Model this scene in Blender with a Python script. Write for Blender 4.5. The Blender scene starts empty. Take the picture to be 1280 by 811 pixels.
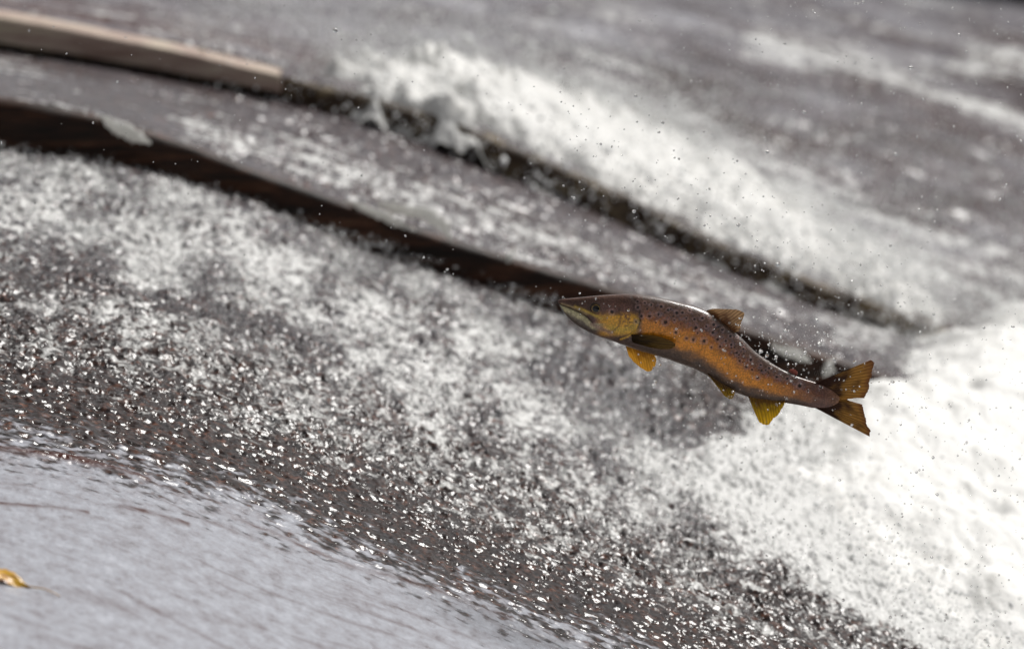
import bpy, math
import numpy as np
from mathutils import Vector

# ------------------------------------------------------------------ camera, sky, sun, exposure
PITCH = math.radians(12.0)
DIST = 10.0
sc = bpy.context.scene
cd = bpy.data.cameras.new('camera')
cam = bpy.data.objects.new('camera', cd)
sc.collection.objects.link(cam)
cam.location = (0, -DIST * math.cos(PITCH), DIST * math.sin(PITCH))
cam.rotation_euler = (math.radians(90) - PITCH, 0, 0)
cd.lens = 200; cd.sensor_width = 36
cd.clip_start = 0.1; cd.clip_end = 500
cd.dof.use_dof = True; cd.dof.focus_distance = DIST - 0.03
cd.dof.aperture_fstop = 3.1
sc.camera = cam

SUN_EL, SUN_AZ = 50.0, 42.0        # azimuth measured from +y (behind the fish) towards +x
w = bpy.data.worlds.new('World'); sc.world = w; w.use_nodes = True
nt = w.node_tree; nt.nodes.clear()
sky = nt.nodes.new('ShaderNodeTexSky'); sky.sky_type = 'NISHITA'; sky.sun_disc = False
sky.sun_elevation = math.radians(SUN_EL); sky.sun_rotation = math.radians(SUN_AZ)
sky.air_density = 1.0; sky.dust_density = 3.0; sky.ozone_density = 1.0
hs = nt.nodes.new('ShaderNodeHueSaturation'); hs.inputs['Saturation'].default_value = 0.13
bg = nt.nodes.new('ShaderNodeBackground'); bg.inputs['Strength'].default_value = 0.062
wo = nt.nodes.new('ShaderNodeOutputWorld')
nt.links.new(sky.outputs[0], hs.inputs['Color']); nt.links.new(hs.outputs[0], bg.inputs['Color'])
nt.links.new(bg.outputs[0], wo.inputs['Surface'])
sd = bpy.data.lights.new('sun', 'SUN'); sd.energy = 3.35; sd.angle = math.radians(20)
sd.color = (1.0, 0.975, 0.94)
so = bpy.data.objects.new('sun', sd); sc.collection.objects.link(so)
az, el = math.radians(SUN_AZ), math.radians(SUN_EL)
sdir = Vector((math.sin(az) * math.cos(el), math.cos(az) * math.cos(el), math.sin(el)))
so.rotation_euler = sdir.to_track_quat('Z', 'Y').to_euler()
sc.view_settings.view_transform = 'Standard'; sc.view_settings.look = 'None'
sc.view_settings.exposure = 0.12; sc.view_settings.gamma = 1.0
sc.view_settings.use_curve_mapping = False

rng = np.random.default_rng(7)

# ------------------------------------------------------------------ helpers
CY, CZ = -DIST * math.cos(PITCH), DIST * math.sin(PITCH)
SP, CP = math.sin(PITCH), math.cos(PITCH)
K = 0.18 / 1280.0

def at(u, v, y):
    """photo position (1280 x 811) at world depth y -> x, z"""
    u = np.asarray(u, float); v = np.asarray(v, float)
    xs = (u - 640) * K; ys = (405.5 - v) * K
    dy = CP + ys * SP; dz = -SP + ys * CP
    t = (y - CY) / dy
    return xs * t, CZ + dz * t

def proj(x, y, z):
    dy = y - CY; dz = z - CZ
    d = dy * CP - dz * SP
    up = dy * SP + dz * CP
    return 640 + x / d / K, 405.5 - up / d / K

def smooth(a, b, x):
    t = np.clip((x - a) / (b - a), 0, 1)
    return t * t * (3 - 2 * t)

_perm = np.random.default_rng(3).integers(0, 2 ** 31, 4096)
def _hash(i, j, s):
    return _perm[(i * 73 + _perm[(j + s * 131) & 4095]) & 4095]
def perlin(x, y, s=0):
    xi = np.floor(x).astype(np.int64); yi = np.floor(y).astype(np.int64)
    xf = x - xi; yf = y - yi
    u = xf * xf * xf * (xf * (xf * 6 - 15) + 10); v = yf * yf * yf * (yf * (yf * 6 - 15) + 10)
    def g(i, j, dx, dy):
        a = (_hash(i, j, s) & 1023) * (2 * math.pi / 1024)
        return np.cos(a) * dx + np.sin(a) * dy
    n00 = g(xi, yi, xf, yf); n10 = g(xi + 1, yi, xf - 1, yf)
    n01 = g(xi, yi + 1, xf, yf - 1); n11 = g(xi + 1, yi + 1, xf - 1, yf - 1)
    return ((n00 * (1 - u) + n10 * u) * (1 - v) + (n01 * (1 - u) + n11 * u) * v) * 1.5
def fbm(x, y, s=0, n=4, r=0.5):
    t = 0; a = 1.0; f = 1.0
    for k in range(n):
        t = t + a * perlin(x * f + 17.3 * k, y * f - 9.1 * k, s + k); a *= r; f *= 2.03
    return t

def stroke(u, v, pts, wid, asp=1.0):
    """1 on the polyline, falling to 0 at wid (gaussian)"""
    best = np.full(np.shape(u), 1e9)
    for (a, b) in zip(pts[:-1], pts[1:]):
        ax, ay = a; bx, by = b
        dx, dy = bx - ax, by - ay
        t = np.clip(((u - ax) * dx + (v - ay) * dy) / (dx * dx + dy * dy), 0, 1)
        d = (u - ax - t * dx) ** 2 + (v - ay - t * dy) ** 2
        best = np.minimum(best, d)
    return np.exp(-best / (wid * wid))

def tag(o, label=None, cat=None, group=None, kind=None):
    if label: o['label'] = label
    if cat: o['category'] = cat
    if group: o['group'] = group
    if kind: o['kind'] = kind
    return o

def mesh_obj(name, verts, quads, mat, parent=None, attrs=None, colors=None, tris=False, smooth_shade=True):
    me = bpy.data.meshes.new(name)
    verts = np.ascontiguousarray(verts, dtype=np.float32); quads = np.ascontiguousarray(quads, dtype=np.int32)
    n = quads.shape[1]
    me.vertices.add(len(verts)); me.vertices.foreach_set('co', verts.ravel())
    me.loops.add(quads.size); me.loops.foreach_set('vertex_index', quads.ravel())
    me.polygons.add(len(quads)); me.polygons.foreach_set('loop_start', np.arange(0, quads.size, n, dtype=np.int32))
    if smooth_shade:
        me.polygons.foreach_set('use_smooth', np.ones(len(quads), dtype=bool))
    me.update(calc_edges=True)
    for k, a in (attrs or {}).items():
        at_ = me.attributes.new(k, 'FLOAT', 'POINT'); at_.data.foreach_set('value', np.ascontiguousarray(a, dtype=np.float32).ravel())
    if colors is not None:
        at_ = me.attributes.new('tint', 'FLOAT_COLOR', 'POINT')
        c = np.ones((len(verts), 4), np.float32); c[:, :3] = colors
        at_.data.foreach_set('color', c.ravel())
    me.materials.append(mat)
    o = bpy.data.objects.new(name, me); sc.collection.objects.link(o)
    if parent: o.parent = parent
    return o

def grid_quads(ny, nx, wrap=False):
    i = np.arange(ny - 1)[:, None] * nx; j = np.arange(nx if wrap else nx - 1)[None, :]
    j2 = (j + 1) % nx
    return np.stack([i + j, i + j2, i + nx + j2, i + nx + j], -1).reshape(-1, 4)

def axis(breaks):
    """breaks: [(pos, spacing), ...] -> coordinates with changing spacing"""
    out = [breaks[0][0]]
    for (a, s), (b, _) in zip(breaks[:-1], breaks[1:]):
        n = max(1, int(round((b - a) / s)))
        out.extend(list(a + (b - a) * np.arange(1, n + 1) / n))
    return np.array(out)

# ------------------------------------------------------------------ materials
def new_mat(name):
    m = bpy.data.materials.new(name); m.use_nodes = True
    nt = m.node_tree; b = nt.nodes['Principled BSDF']
    return m, nt, b
def N(nt, t, **k):
    n = nt.nodes.new(t)
    for a, v in k.items():
        if a in n.inputs: n.inputs[a].default_value = v
        else: setattr(n, a, v)
    return n
def ramp(nt, src, stops):
    r = nt.nodes.new('ShaderNodeValToRGB'); e = r.color_ramp.elements
    while len(e) < len(stops): e.new(0.5)
    for k, (p, c) in enumerate(stops):
        e[k].position = p; e[k].color = (*c, 1) if len(c) == 3 else c
    nt.links.new(src, r.inputs[0]); return r

def water_mat():
    m, nt, b = new_mat('flowing_water'); L = nt.links.new
    tc = N(nt, 'ShaderNodeTexCoord')
    foam = N(nt, 'ShaderNodeAttribute', attribute_name='foam')
    bed = N(nt, 'ShaderNodeAttribute', attribute_name='bed')
    stain = N(nt, 'ShaderNodeAttribute', attribute_name='stain')
    # bed colour: dark brown wet stone to pale wet concrete, sky reflection painted in
    mp = N(nt, 'ShaderNodeMapping'); mp.inputs['Scale'].default_value = (4, 14, 4)
    L(tc.outputs['Object'], mp.inputs[0])
    nz = N(nt, 'ShaderNodeTexNoise', Scale=3.0, Detail=6.0, Roughness=0.65); L(mp.outputs[0], nz.inputs['Vector'])
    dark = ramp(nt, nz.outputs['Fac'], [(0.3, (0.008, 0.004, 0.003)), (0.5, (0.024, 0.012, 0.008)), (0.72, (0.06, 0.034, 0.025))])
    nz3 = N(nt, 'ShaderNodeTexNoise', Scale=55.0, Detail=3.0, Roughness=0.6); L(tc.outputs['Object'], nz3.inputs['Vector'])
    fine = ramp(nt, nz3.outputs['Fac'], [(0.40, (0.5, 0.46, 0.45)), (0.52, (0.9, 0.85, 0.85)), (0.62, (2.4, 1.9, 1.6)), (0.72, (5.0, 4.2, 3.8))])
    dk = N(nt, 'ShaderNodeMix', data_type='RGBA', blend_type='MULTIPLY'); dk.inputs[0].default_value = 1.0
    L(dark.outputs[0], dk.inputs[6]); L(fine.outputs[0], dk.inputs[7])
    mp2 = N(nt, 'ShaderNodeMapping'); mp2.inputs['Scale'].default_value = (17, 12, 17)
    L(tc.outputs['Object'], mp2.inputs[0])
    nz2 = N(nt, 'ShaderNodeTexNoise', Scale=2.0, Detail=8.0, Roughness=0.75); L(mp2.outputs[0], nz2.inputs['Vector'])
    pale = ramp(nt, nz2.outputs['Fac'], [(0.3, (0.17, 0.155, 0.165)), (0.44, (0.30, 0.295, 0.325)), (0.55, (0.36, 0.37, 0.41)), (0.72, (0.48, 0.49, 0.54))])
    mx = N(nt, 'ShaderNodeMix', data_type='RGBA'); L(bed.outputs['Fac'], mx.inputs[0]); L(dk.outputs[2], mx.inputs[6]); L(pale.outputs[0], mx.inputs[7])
    ms = N(nt, 'ShaderNodeMix', data_type='RGBA'); L(stain.outputs['Fac'], ms.inputs[0]); L(mx.outputs[2], ms.inputs[6]); ms.inputs[7].default_value = (0.07, 0.022, 0.014, 1)
    # foam lace
    mp3 = N(nt, 'ShaderNodeMapping'); mp3.inputs['Scale'].default_value = (0.68, 0.5, 1.0)
    L(tc.outputs['Object'], mp3.inputs[0])
    nf = N(nt, 'ShaderNodeTexNoise', Scale=50.0, Detail=4.0, Roughness=0.68, Distortion=0.8); L(mp3.outputs[0], nf.inputs['Vector'])
    sub = N(nt, 'ShaderNodeMath', operation='SUBTRACT'); L(foam.outputs['Fac'], sub.inputs[0]); L(nf.outputs['Fac'], sub.inputs[1])
    mul = N(nt, 'ShaderNodeMath', operation='MULTIPLY_ADD'); L(sub.outputs[0], mul.inputs[0]); mul.inputs[1].default_value = 6.0; mul.inputs[2].default_value = 0.5; mul.use_clamp = True
    mf = N(nt, 'ShaderNodeMix', data_type='RGBA'); L(mul.outputs[0], mf.inputs[0]); L(ms.outputs[2], mf.inputs[6]); mf.inputs[7].default_value = (0.64, 0.64, 0.625, 1)
    L(mf.outputs[2], b.inputs['Base Color'])
    rr = N(nt, 'ShaderNodeMapRange'); L(mul.outputs[0], rr.inputs[0]); rr.inputs[3].default_value = 0.16; rr.inputs[4].default_value = 0.4
    ra = N(nt, 'ShaderNodeMath', operation='MULTIPLY_ADD'); L(bed.outputs['Fac'], ra.inputs[0]); ra.inputs[1].default_value = 0.18; L(rr.outputs[0], ra.inputs[2])
    L(ra.outputs[0], b.inputs['Roughness'])
    b.inputs['IOR'].default_value = 1.33
    nb = N(nt, 'ShaderNodeTexNoise', Scale=150.0, Detail=2.0, Roughness=0.5); L(mp3.outputs[0], nb.inputs['Vector'])
    bp = N(nt, 'ShaderNodeBump', Strength=0.5, Distance=0.003); L(nb.outputs['Fac'], bp.inputs['Height']); L(bp.outputs[0], b.inputs['Normal'])
    return m

def foam_mat(k=1.0, thin=0.0):
    m, nt, b = new_mat('white_foam'); L = nt.links.new
    tc = N(nt, 'ShaderNodeTexCoord')
    nf = N(nt, 'ShaderNodeTexNoise', Scale=14.0, Detail=7.0, Roughness=0.65); L(tc.outputs['Object'], nf.inputs['Vector'])
    r = ramp(nt, nf.outputs['Fac'], [(0.28, (0.70 * k, 0.69 * k, 0.66 * k)), (0.5, (0.83 * k, 0.825 * k, 0.80 * k)), (0.7, (0.87 * k, 0.865 * k, 0.845 * k))])
    L(r.outputs[0], b.inputs['Base Color']); b.inputs['Roughness'].default_value = 0.55
    b.inputs['IOR'].default_value = 1.33
    b.inputs['Subsurface Weight'].default_value = 0.0
    nb = N(nt, 'ShaderNodeTexNoise', Scale=60.0, Detail=5.0, Roughness=0.65); L(tc.outputs['Object'], nb.inputs['Vector'])
    bp = N(nt, 'ShaderNodeBump', Strength=0.5, Distance=0.01); L(nb.outputs['Fac'], bp.inputs['Height']); L(bp.outputs[0], b.inputs['Normal'])
    if thin:
        tr = N(nt, 'ShaderNodeBsdfTranslucent'); L(r.outputs[0], tr.inputs[0])
        mx = N(nt, 'ShaderNodeMixShader'); mx.inputs[0].default_value = thin
        L(b.outputs[0], mx.inputs[1]); L(tr.outputs[0], mx.inputs[2]); L(mx.outputs[0], nt.nodes['Material Output'].inputs['Surface'])
    return m

def wood_mat(name, stops, rough=0.35, scale=(3, 30, 30)):
    m, nt, b = new_mat(name); L = nt.links.new
    tc = N(nt, 'ShaderNodeTexCoord'); mp = N(nt, 'ShaderNodeMapping'); mp.inputs['Scale'].default_value = scale
    L(tc.outputs['Object'], mp.inputs[0])
    nz = N(nt, 'ShaderNodeTexNoise', Scale=1.5, Detail=7.0, Roughness=0.7); L(mp.outputs[0], nz.inputs['Vector'])
    r = ramp(nt, nz.outputs['Fac'], stops); L(r.outputs[0], b.inputs['Base Color'])
    b.inputs['Roughness'].default_value = rough; b.inputs['Specular IOR Level'].default_value = 0.25
    bp = N(nt, 'ShaderNodeBump', Strength=0.5, Distance=0.006); L(nz.outputs['Fac'], bp.inputs['Height']); L(bp.outputs[0], b.inputs['Normal'])
    return m

def drop_mat(name, col, trans, rough):
    m, nt, b = new_mat(name)
    b.inputs['Base Color'].default_value = (*col, 1); b.inputs['Roughness'].default_value = rough; b.inputs['Specular IOR Level'].default_value = 0.25
    b.inputs['IOR'].default_value = 1.33; b.inputs['Transmission Weight'].default_value = trans
    return m

WATER = water_mat(); FOAM = foam_mat()
FALL = foam_mat(0.90)
THIN = foam_mat(1.0, 0.5)
DARKWOOD = wood_mat('wet_dark_timber', [(0.36, (0.004, 0.002, 0.001)), (0.5, (0.026, 0.010, 0.005)), (0.6, (0.075, 0.028, 0.012)), (0.7, (0.14, 0.07, 0.04))], 0.5)
PALEWOOD = wood_mat('bleached_timber', [(0.3, (0.24, 0.14, 0.11)), (0.5, (0.48, 0.37, 0.31)), (0.68, (0.62, 0.56, 0.42))], 0.5)
MOSS = wood_mat('mossy_stone', [(0.35, (0.018, 0.010, 0.006)), (0.5, (0.07, 0.045, 0.027)), (0.64, (0.22, 0.17, 0.10))], 0.55, (14, 14, 14))
BANK = wood_mat('dark_stone', [(0.3, (0.006, 0.006, 0.006)), (0.7, (0.02, 0.018, 0.016))], 0.8, (5, 5, 5))
MIST = drop_mat('white_spray', (0.86, 0.865, 0.86), 0.0, 0.4)
CLEAR = drop_mat('clear_water', (1, 1, 1), 1.0, 0.0)
SPRAY = drop_mat('spray_water', (0.95, 0.95, 0.95), 0.75, 0.06)

# ------------------------------------------------------------------ the river bed and its steps (real depths along y)
Y1, Y2, YF = 2.4, 3.4, 8.0
def row(y, pts):
    u = np.array([p[0] for p in pts], float); v = np.array([p[1] for p in pts], float)
    x, z = at(u, v, y)
    xx = np.linspace(x[0], x[-1], 900); zz = np.interp(xx, x, z)
    k = np.hanning(71); k /= k.sum()
    pad = np.r_[zz[0] + (zz[1] - zz[0]) * np.arange(-35, 0), zz, zz[-1] + (zz[-1] - zz[-2]) * np.arange(1, 36)]
    return xx, np.convolve(pad, k, 'valid')
ROW0 = row(0.0, [(-900, 435), (-200, 480), (0, 510), (200, 560), (400, 638), (640, 738), (860, 828), (1060, 912), (1280, 1005), (1500, 1100), (2200, 1400)])
ROW1B = row(Y1, [(-900, 105), (-200, 160), (0, 178), (130, 196), (300, 241), (450, 291), (640, 355), (860, 424), (1060, 492), (1280, 570), (1500, 650), (2200, 910)])
ROW1T = row(Y1, [(-900, 60), (-200, 108), (0, 124), (120, 147), (250, 190), (380, 239), (560, 302), (700, 346), (860, 389), (1060, 456), (1280, 535), (1500, 615), (2200, 870)])
ROW2B = row(Y2, [(-900, -40), (-200, 34), (0, 58), (200, 92), (350, 120), (450, 142), (560, 178), (640, 212), (760, 264), (860, 310), (1000, 368), (1150, 418), (1280, 462), (1500, 540), (2200, 790)])
ROW2T = row(Y2, [(-900, -78), (-200, -10), (0, 22), (200, 60), (350, 96), (450, 118), (560, 150), (640, 182), (760, 238), (860, 286), (1000, 348), (1150, 400), (1280, 446), (1500, 526), (2200, 778)])
ROW3 = row(5.8, [(-900, -190), (0, -62), (400, -28), (640, 2), (860, 50), (1060, 100), (1280, 160), (1500, 225), (2200, 430)])
ROW4 = row(YF, [(-900, -220), (0, -120), (640, -70), (860, -45), (1060, -20), (1280, 6), (1500, 35), (2200, 150)])
def zr(r, x): 
    xx, zz = r
    lo = zz[0] + (x - xx[0]) * (zz[1] - zz[0]) / (xx[1] - xx[0]); hi = zz[-1] + (x - xx[-1]) * (zz[-1] - zz[-2]) / (xx[-1] - xx[-2])
    return np.where(x < xx[0], lo, np.where(x > xx[-1], hi, np.interp(x, xx, zz)))
def base_z(x, y):
    a = zr(ROW0, x); b = zr(ROW1B, x); c = zr(ROW1T, x); d = zr(ROW2B, x); e = zr(ROW2T, x); f = zr(ROW3, x); g = zr(ROW4, x)
    near = a + (b - a) * np.clip(y / Y1, 0, 1)
    mid = c + (d - c) * np.clip((y - Y1) / (Y2 - Y1), 0, 1)
    far = np.where(y < 5.8, e + (f - e) * smooth(0, 1, (y - Y2) / (5.8 - Y2)) * 0.5 + (f - e) * 0.5 * (y - Y2) / (5.8 - Y2), f + (g - f) * (y - 5.8) / (YF - 5.8))
    return np.where(y < Y1, near, np.where(y < Y2, mid, far))

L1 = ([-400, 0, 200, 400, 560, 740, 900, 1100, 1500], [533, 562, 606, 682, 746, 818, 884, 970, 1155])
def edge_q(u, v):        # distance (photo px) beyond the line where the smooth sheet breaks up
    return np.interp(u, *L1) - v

def blobs(x, y, s, cell):
    """crumpled glassy lumps: ridged + billow noise"""
    wx = x + 0.35 * cell * perlin(x / cell * 0.7, y / cell * 0.7, s + 20); wy = y + 0.35 * cell * perlin(x / cell * 0.7, y / cell * 0.7, s + 21)
    a = perlin(wx / cell, wy / cell * 0.62, s); b = perlin(wx / cell * 2.1, wy / cell * 1.3, s + 1); c = perlin(wx / cell * 4.3, wy / cell * 2.8, s + 2)
    return (1 - 2.2 * np.abs(a)) * 0.8 + (0.5 - np.abs(b)) * 0.55 + c * 0.10

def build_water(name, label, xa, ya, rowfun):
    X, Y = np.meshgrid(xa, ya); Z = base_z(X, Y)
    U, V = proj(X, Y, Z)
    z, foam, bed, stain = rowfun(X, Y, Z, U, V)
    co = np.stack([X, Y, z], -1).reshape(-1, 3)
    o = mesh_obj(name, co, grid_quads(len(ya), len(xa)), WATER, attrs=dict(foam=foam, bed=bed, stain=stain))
    return tag(o, label, 'water', kind='structure')

def near_fields(X, Y, Z, U, V):
    q = edge_q(U, V) + 14 * fbm(X * 3, Y * 2.0, 40, 3)
    flow = X + 0.0 * Y
    # large undulation
    Zd = Z + 0.012 * fbm(X * 2.2, Y * 1.3, 1, 3) * smooth(-40, 160, q) + 0.0025 * fbm(X * 3, Y * 5, 5, 3)
    # smooth sheet: fine flow-stretched ripples
    s = 0.0008 * fbm(X * 80, Y * 36, 9, 3) + 0.0010 * fbm(X * 14, Y * 18, 12, 3)
    # streaky wavelets just past the edge
    st_m = smooth(-45, 30, q) * (1 - 0.55 * smooth(60, 150, q))
    wv = perlin(X * 42 + 0.5 * perlin(X * 20, Y * 20, 14), Y * 50, 15); wv2 = perlin(X * 14, Y * 46, 16); wv3 = perlin(X * 85, Y * 90, 17)
    st = 0.0052 * (1 - 2 * np.abs(wv)) + 0.005 * (0.5 - np.abs(wv2)) + 0.0018 * wv3
    st += 0.004 * perlin(X * 7, Y * 26, 18)
    # crumpled water
    bm = smooth(65, 150, q)
    amp = 0.0062 * (0.75 + 0.5 * fbm(X * 7, Y * 5, 30, 3)) * (1 + 0.5 * smooth(200, 500, q))
    bl = 1.35 * amp * blobs(X, Y, 31, 0.024) + 0.007 * blobs(X, Y, 36, 0.06)
    z = Zd + s + st_m * st * (0.62 + 0.3 * smooth(50, 110, q)) + bm * bl - (0.012 + 0.020 * smooth(300, 520, U)) * smooth(1.7, Y1, Y)
    # occasional steep ridges in the smooth sheet (edges of the bed)
    r1 = stroke(U, V, [(-200, 548), (0, 562), (80, 572), (150, 588), (185, 600)], 4.0)
    r2 = stroke(U, V, [(-100, 625), (0, 629), (70, 634), (110, 640)], 2.5)
    r3 = stroke(U, V, [(150, 634), (190, 641), (235, 656)], 3.0)
    r4 = stroke(U, V, [(80, 740), (140, 756), (240, 768), (330, 785)], 6) * 0.5
    r5 = stroke(U, V, [(185, 600), (300, 650), (420, 700), (560, 745), (640, 775)], 2.5) * (0.4 + 0.6 * smooth(-.2, .3, perlin(X * 9, Y * 3, 60)))
    brk = 0.45 + 0.8 * np.clip(fbm(X * 14, Y * 30, 61, 3) + 0.3, 0, 1)
    z += 0.004 * r1 * brk + 0.002 * (r2 + r3)
    stain = np.clip((1.3 * r1 + 0.8 * r2 + 1.0 * r3 + r4 * 0.5 + 0.7 * r5) * brk, 0, 1)
    stain += 0.42 * smooth(0.25, 1.05, fbm(X * 3 - 0.4 * Y, Y * 26 + 3 * perlin(X * 2, Y * 2, 67), 66, 5)) * (1 - smooth(-20, 20, q))
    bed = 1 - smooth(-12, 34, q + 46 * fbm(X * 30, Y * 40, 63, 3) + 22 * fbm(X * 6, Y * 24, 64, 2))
    # foam carried on the rough water
    f = 0.36 * smooth(40, 110, q) + 0.03 * smooth(120, 260, q)
    f += 0.13 * stroke(U, V, [(-200, 215), (0, 265), (130, 300), (300, 345), (480, 430), (700, 515), (860, 590), (980, 620)], 62)
    f += 0.07 * stroke(U, V, [(-100, 330), (150, 400), (400, 520), (640, 630), (840, 720), (1000, 790)], 45)
    f += 0.02 * stroke(U, V, [(-200, 190), (150, 215), (300, 262), (640, 380), (800, 470)], 30)
    f -= 0.16 * stroke(U, V, [(0, 340), (60, 330), (120, 350)], 30)
    f -= 0.25 * stroke(U, V, [(700, 470), (850, 520), (930, 540)], 35)
    f -= 0.18 * stroke(U, V, [(420, 440), (300, 400), (200, 380)], 14)
    f += 0.11 * fbm(X * 9, Y * 3.0, 70, 4) * smooth(60, 160, q)
    f += 0.6 * smooth(-140, 20, U - edge_u(V)) * smooth(150, 260, q)
    bed = bed + smooth(60, 160, q) * (0.03 + 0.16 * stroke(U, V, [(-200, 215), (0, 265), (130, 300), (300, 345), (480, 430), (700, 515), (860, 590), (980, 620)], 70) + 0.16 * stroke(U, V, [(-200, 190), (150, 215), (300, 262), (640, 380), (800, 470)], 40))
    return z, np.clip(f, 0, 1), np.clip(bed, 0, 1), np.clip(stain, 0, 1)

EV = [230, 275, 325, 390, 450, 500, 550, 600, 650, 700, 760, 811, 900, 1100]
EU = [1500, 1330, 1200, 1150, 1110, 1030, 975, 955, 985, 1035, 1075, 1160, 1330, 1800]
def edge_u(v): return np.interp(v, EV, EU)

xa = axis([(-3.6, 0.03), (-1.6, 0.008), (-1.15, 0.0023), (1.15, 0.008), (1.7, 0.03), (3.8, 0.03)])
ya = axis([(-5.5, 0.03), (-2.6, 0.010), (-1.6, 0.0045), (1.0, 0.0060), (Y1 + 0.06, 0.006)])
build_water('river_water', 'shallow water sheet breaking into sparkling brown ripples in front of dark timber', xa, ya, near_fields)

def mid_fields(X, Y, Z, U, V):
    bl = 0.008 * blobs(X, Y, 131, 0.028) + 0.007 * fbm(X * 5, Y * 4, 135, 3)
    lip = smooth(Y1 + 0.10, Y1, Y); Z = Z - 0.016 * smooth(Y2 - 0.35, Y2 - 0.05, Y) * (0.2 + 0.8 * smooth(280, 480, U))
    bl = bl * (0.35 + 0.65 * smooth(150, 380, U)); z = Z + bl * (1 - 0.7 * lip) - 0.004 * lip
    f = 0.29 + 0.1 * fbm(X * 4, Y * 3, 140, 4)
    f += 0.12 * fbm(X * 3, Y * 18, 143, 3) + 0.17 * stroke(U, V, [(240, 165), (400, 205), (560, 262), (700, 310), (850, 350), (1100, 415)], 30)
    f += 0.06 * smooth(200, 0, U) 
    f -= 0.3 * stroke(U, V, [(560, 195), (700, 262), (860, 318), (1000, 372)], 14)
    return z, np.clip(f, 0, 1), 0.24 + 0.1 * fbm(X * 5, Y * 5, 142, 3), 0.12 + 0 * X
xb = axis([(-4.0, 0.03), (-1.7, 0.005), (1.8, 0.03), (4.2, 0.03)])
build_water('channel_water', 'grey water channel between the dark timber and the step behind it', xb, axis([(Y1 + 0.008, 0.006), (Y2 + 0.05, 0.006)]), mid_fields)

def far_fields(X, Y, Z, U, V):
    z = Z + 0.005 * blobs(X, Y, 231, 0.05) + 0.012 * fbm(X * 3, Y * 5, 235, 3)
    f = 0.27 + 0.14 * fbm(X * 2, Y * 6, 240, 4)
    f += 0.20 * stroke(U, V, [(950, 62), (1060, 80), (1160, 105), (1290, 165), (1500, 260)], 24)
    f += 0.2 * stroke(U, V, [(1220, 75), (1300, 80), (1500, 100)], 26)
    f -= 0.35 * stroke(U, V, [(890, 85), (1000, 112), (1120, 150), (1300, 215), (1500, 300)], 16)
    f -= 0.22 * stroke(U, V, [(1000, 160), (1130, 215), (1290, 290)], 12)
    f += 0.27 * stroke(U, V, [(740, 130), (900, 215), (1060, 300), (1230, 345)], 58) * (0.8 + 0.5 * fbm(X * 3, Y * 9, 257, 3))
    st = 0.16 + 0.75 * stroke(U, V, [(-100, -12), (200, 36), (430, 80)], 20) * (0.6 + 0.6 * fbm(X * 6, Y * 12, 255, 3)) + 0.2 * smooth(0.1, 0.5, fbm(X * 2, Y * 6, 256, 3))
    bed = 0.32 + 0.35 * fbm(X * 3, Y * 3, 250, 2) + 0.3 * smooth(120, 30, V); f += 0.08 * smooth(120, 20, V)
    return z, np.clip(f, 0, 1), np.clip(bed, 0, 1), st
build_water('upstream_water', 'streaked grey water beyond the stepped edge', xb, axis([(Y2 - 0.02, 0.008), (5.8, 0.016), (YF + 1.0, 0.05)]), far_fields)

# ------------------------------------------------------------------ steps and walls
def beam(name, mat, x0, x1, ytop0, ytop1, topfun, botfun, bump, seed, nx=500, end_round=True):
    xs = np.linspace(x0, x1, nx)
    prof = [(ytop0, 0), (ytop0, .25), (ytop0, .5), (ytop0, .75), (ytop0, .93), (ytop0 + 0.012, 1.0), (ytop1 - 0.01, 1.0), (ytop1, .95), (ytop1, 0)]
    P = []
    for (yy, k) in prof:
        t = topfun(xs); b = botfun(xs)
        zz = b + (t - b) * k
        n = fbm(xs * 6 + 3 * k, xs * 0 + yy * 30 + k * 4, seed, 4) * bump
        P.append(np.stack([xs, yy + n * (1 if yy < (ytop0 + ytop1) / 2 else -1), zz + n * 0.5 * (k > .9)], -1))
    P = np.array(P)
    v = P.reshape(-1, 3); m = len(prof)
    q = grid_quads(m, nx)
    caps = []
    for c in (0, nx - 1):
        for a in range(m // 2):
            i0, i1, j1, j0 = a, a + 1, m - 2 - a, m - 1 - a
            if i1 < j1 or True:
                caps.append([i0 * nx + c, i1 * nx + c, j1 * nx + c, j0 * nx + c])
    q = np.vstack([q, np.array(caps)])
    return mesh_obj(name, v, q, mat)

o = beam('timber_beam', DARKWOOD, -4.0, 1.02, Y1 - 0.02, Y1 + 0.022, lambda x: zr(ROW1T, x) + 0.006, lambda x: zr(ROW1B, x) - 0.12, 0.006, 300)
tag(o, 'long dark wet brown timber holding back the channel water behind the fish', 'beam')
xe = float(at(352, 100, Y2)[0])
o = beam('timber_beam', PALEWOOD, -4.2, xe, Y2 - 0.05, Y2 + 0.05, lambda x: zr(ROW2T, x) + 0.012, lambda x: zr(ROW2B, x) + 0.018, 0.005, 310)
tag(o, 'pale bleached timber with a squared end at upper left', 'beam')
o = beam('stone_step', MOSS, -4.2, 1.9, Y2 - 0.02, Y2 + 0.04, lambda x: zr(ROW2T, x) + 0.002 - 0.03 * smooth(xe + 0.02, xe - 0.05, x), lambda x: zr(ROW2B, x) - 0.15, 0.016, 320, 900)
tag(o, 'dark mossy stone step under the white waterfall', 'step')
xs = np.linspace(-5, 6, 60); V_ = []
for yy, hh in ((YF + 0.2, -0.6), (YF + 0.2, 0.55), (YF + 0.7, 0.6), (YF + 0.7, -0.6)):
    V_.append(np.stack([xs, yy + 0.05 * fbm(xs * 2, xs * 0 + hh, 330, 3), zr(ROW4, xs) + hh + (0.06 * fbm(xs * 3, xs * 0, 331, 3) if hh > 0 else 0)], -1))
o = mesh_obj('stone_wall', np.array(V_).reshape(-1, 3), grid_quads(4, 60), BANK)
tag(o, 'black stone wall far behind the water in the top right corner', 'wall')

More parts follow.
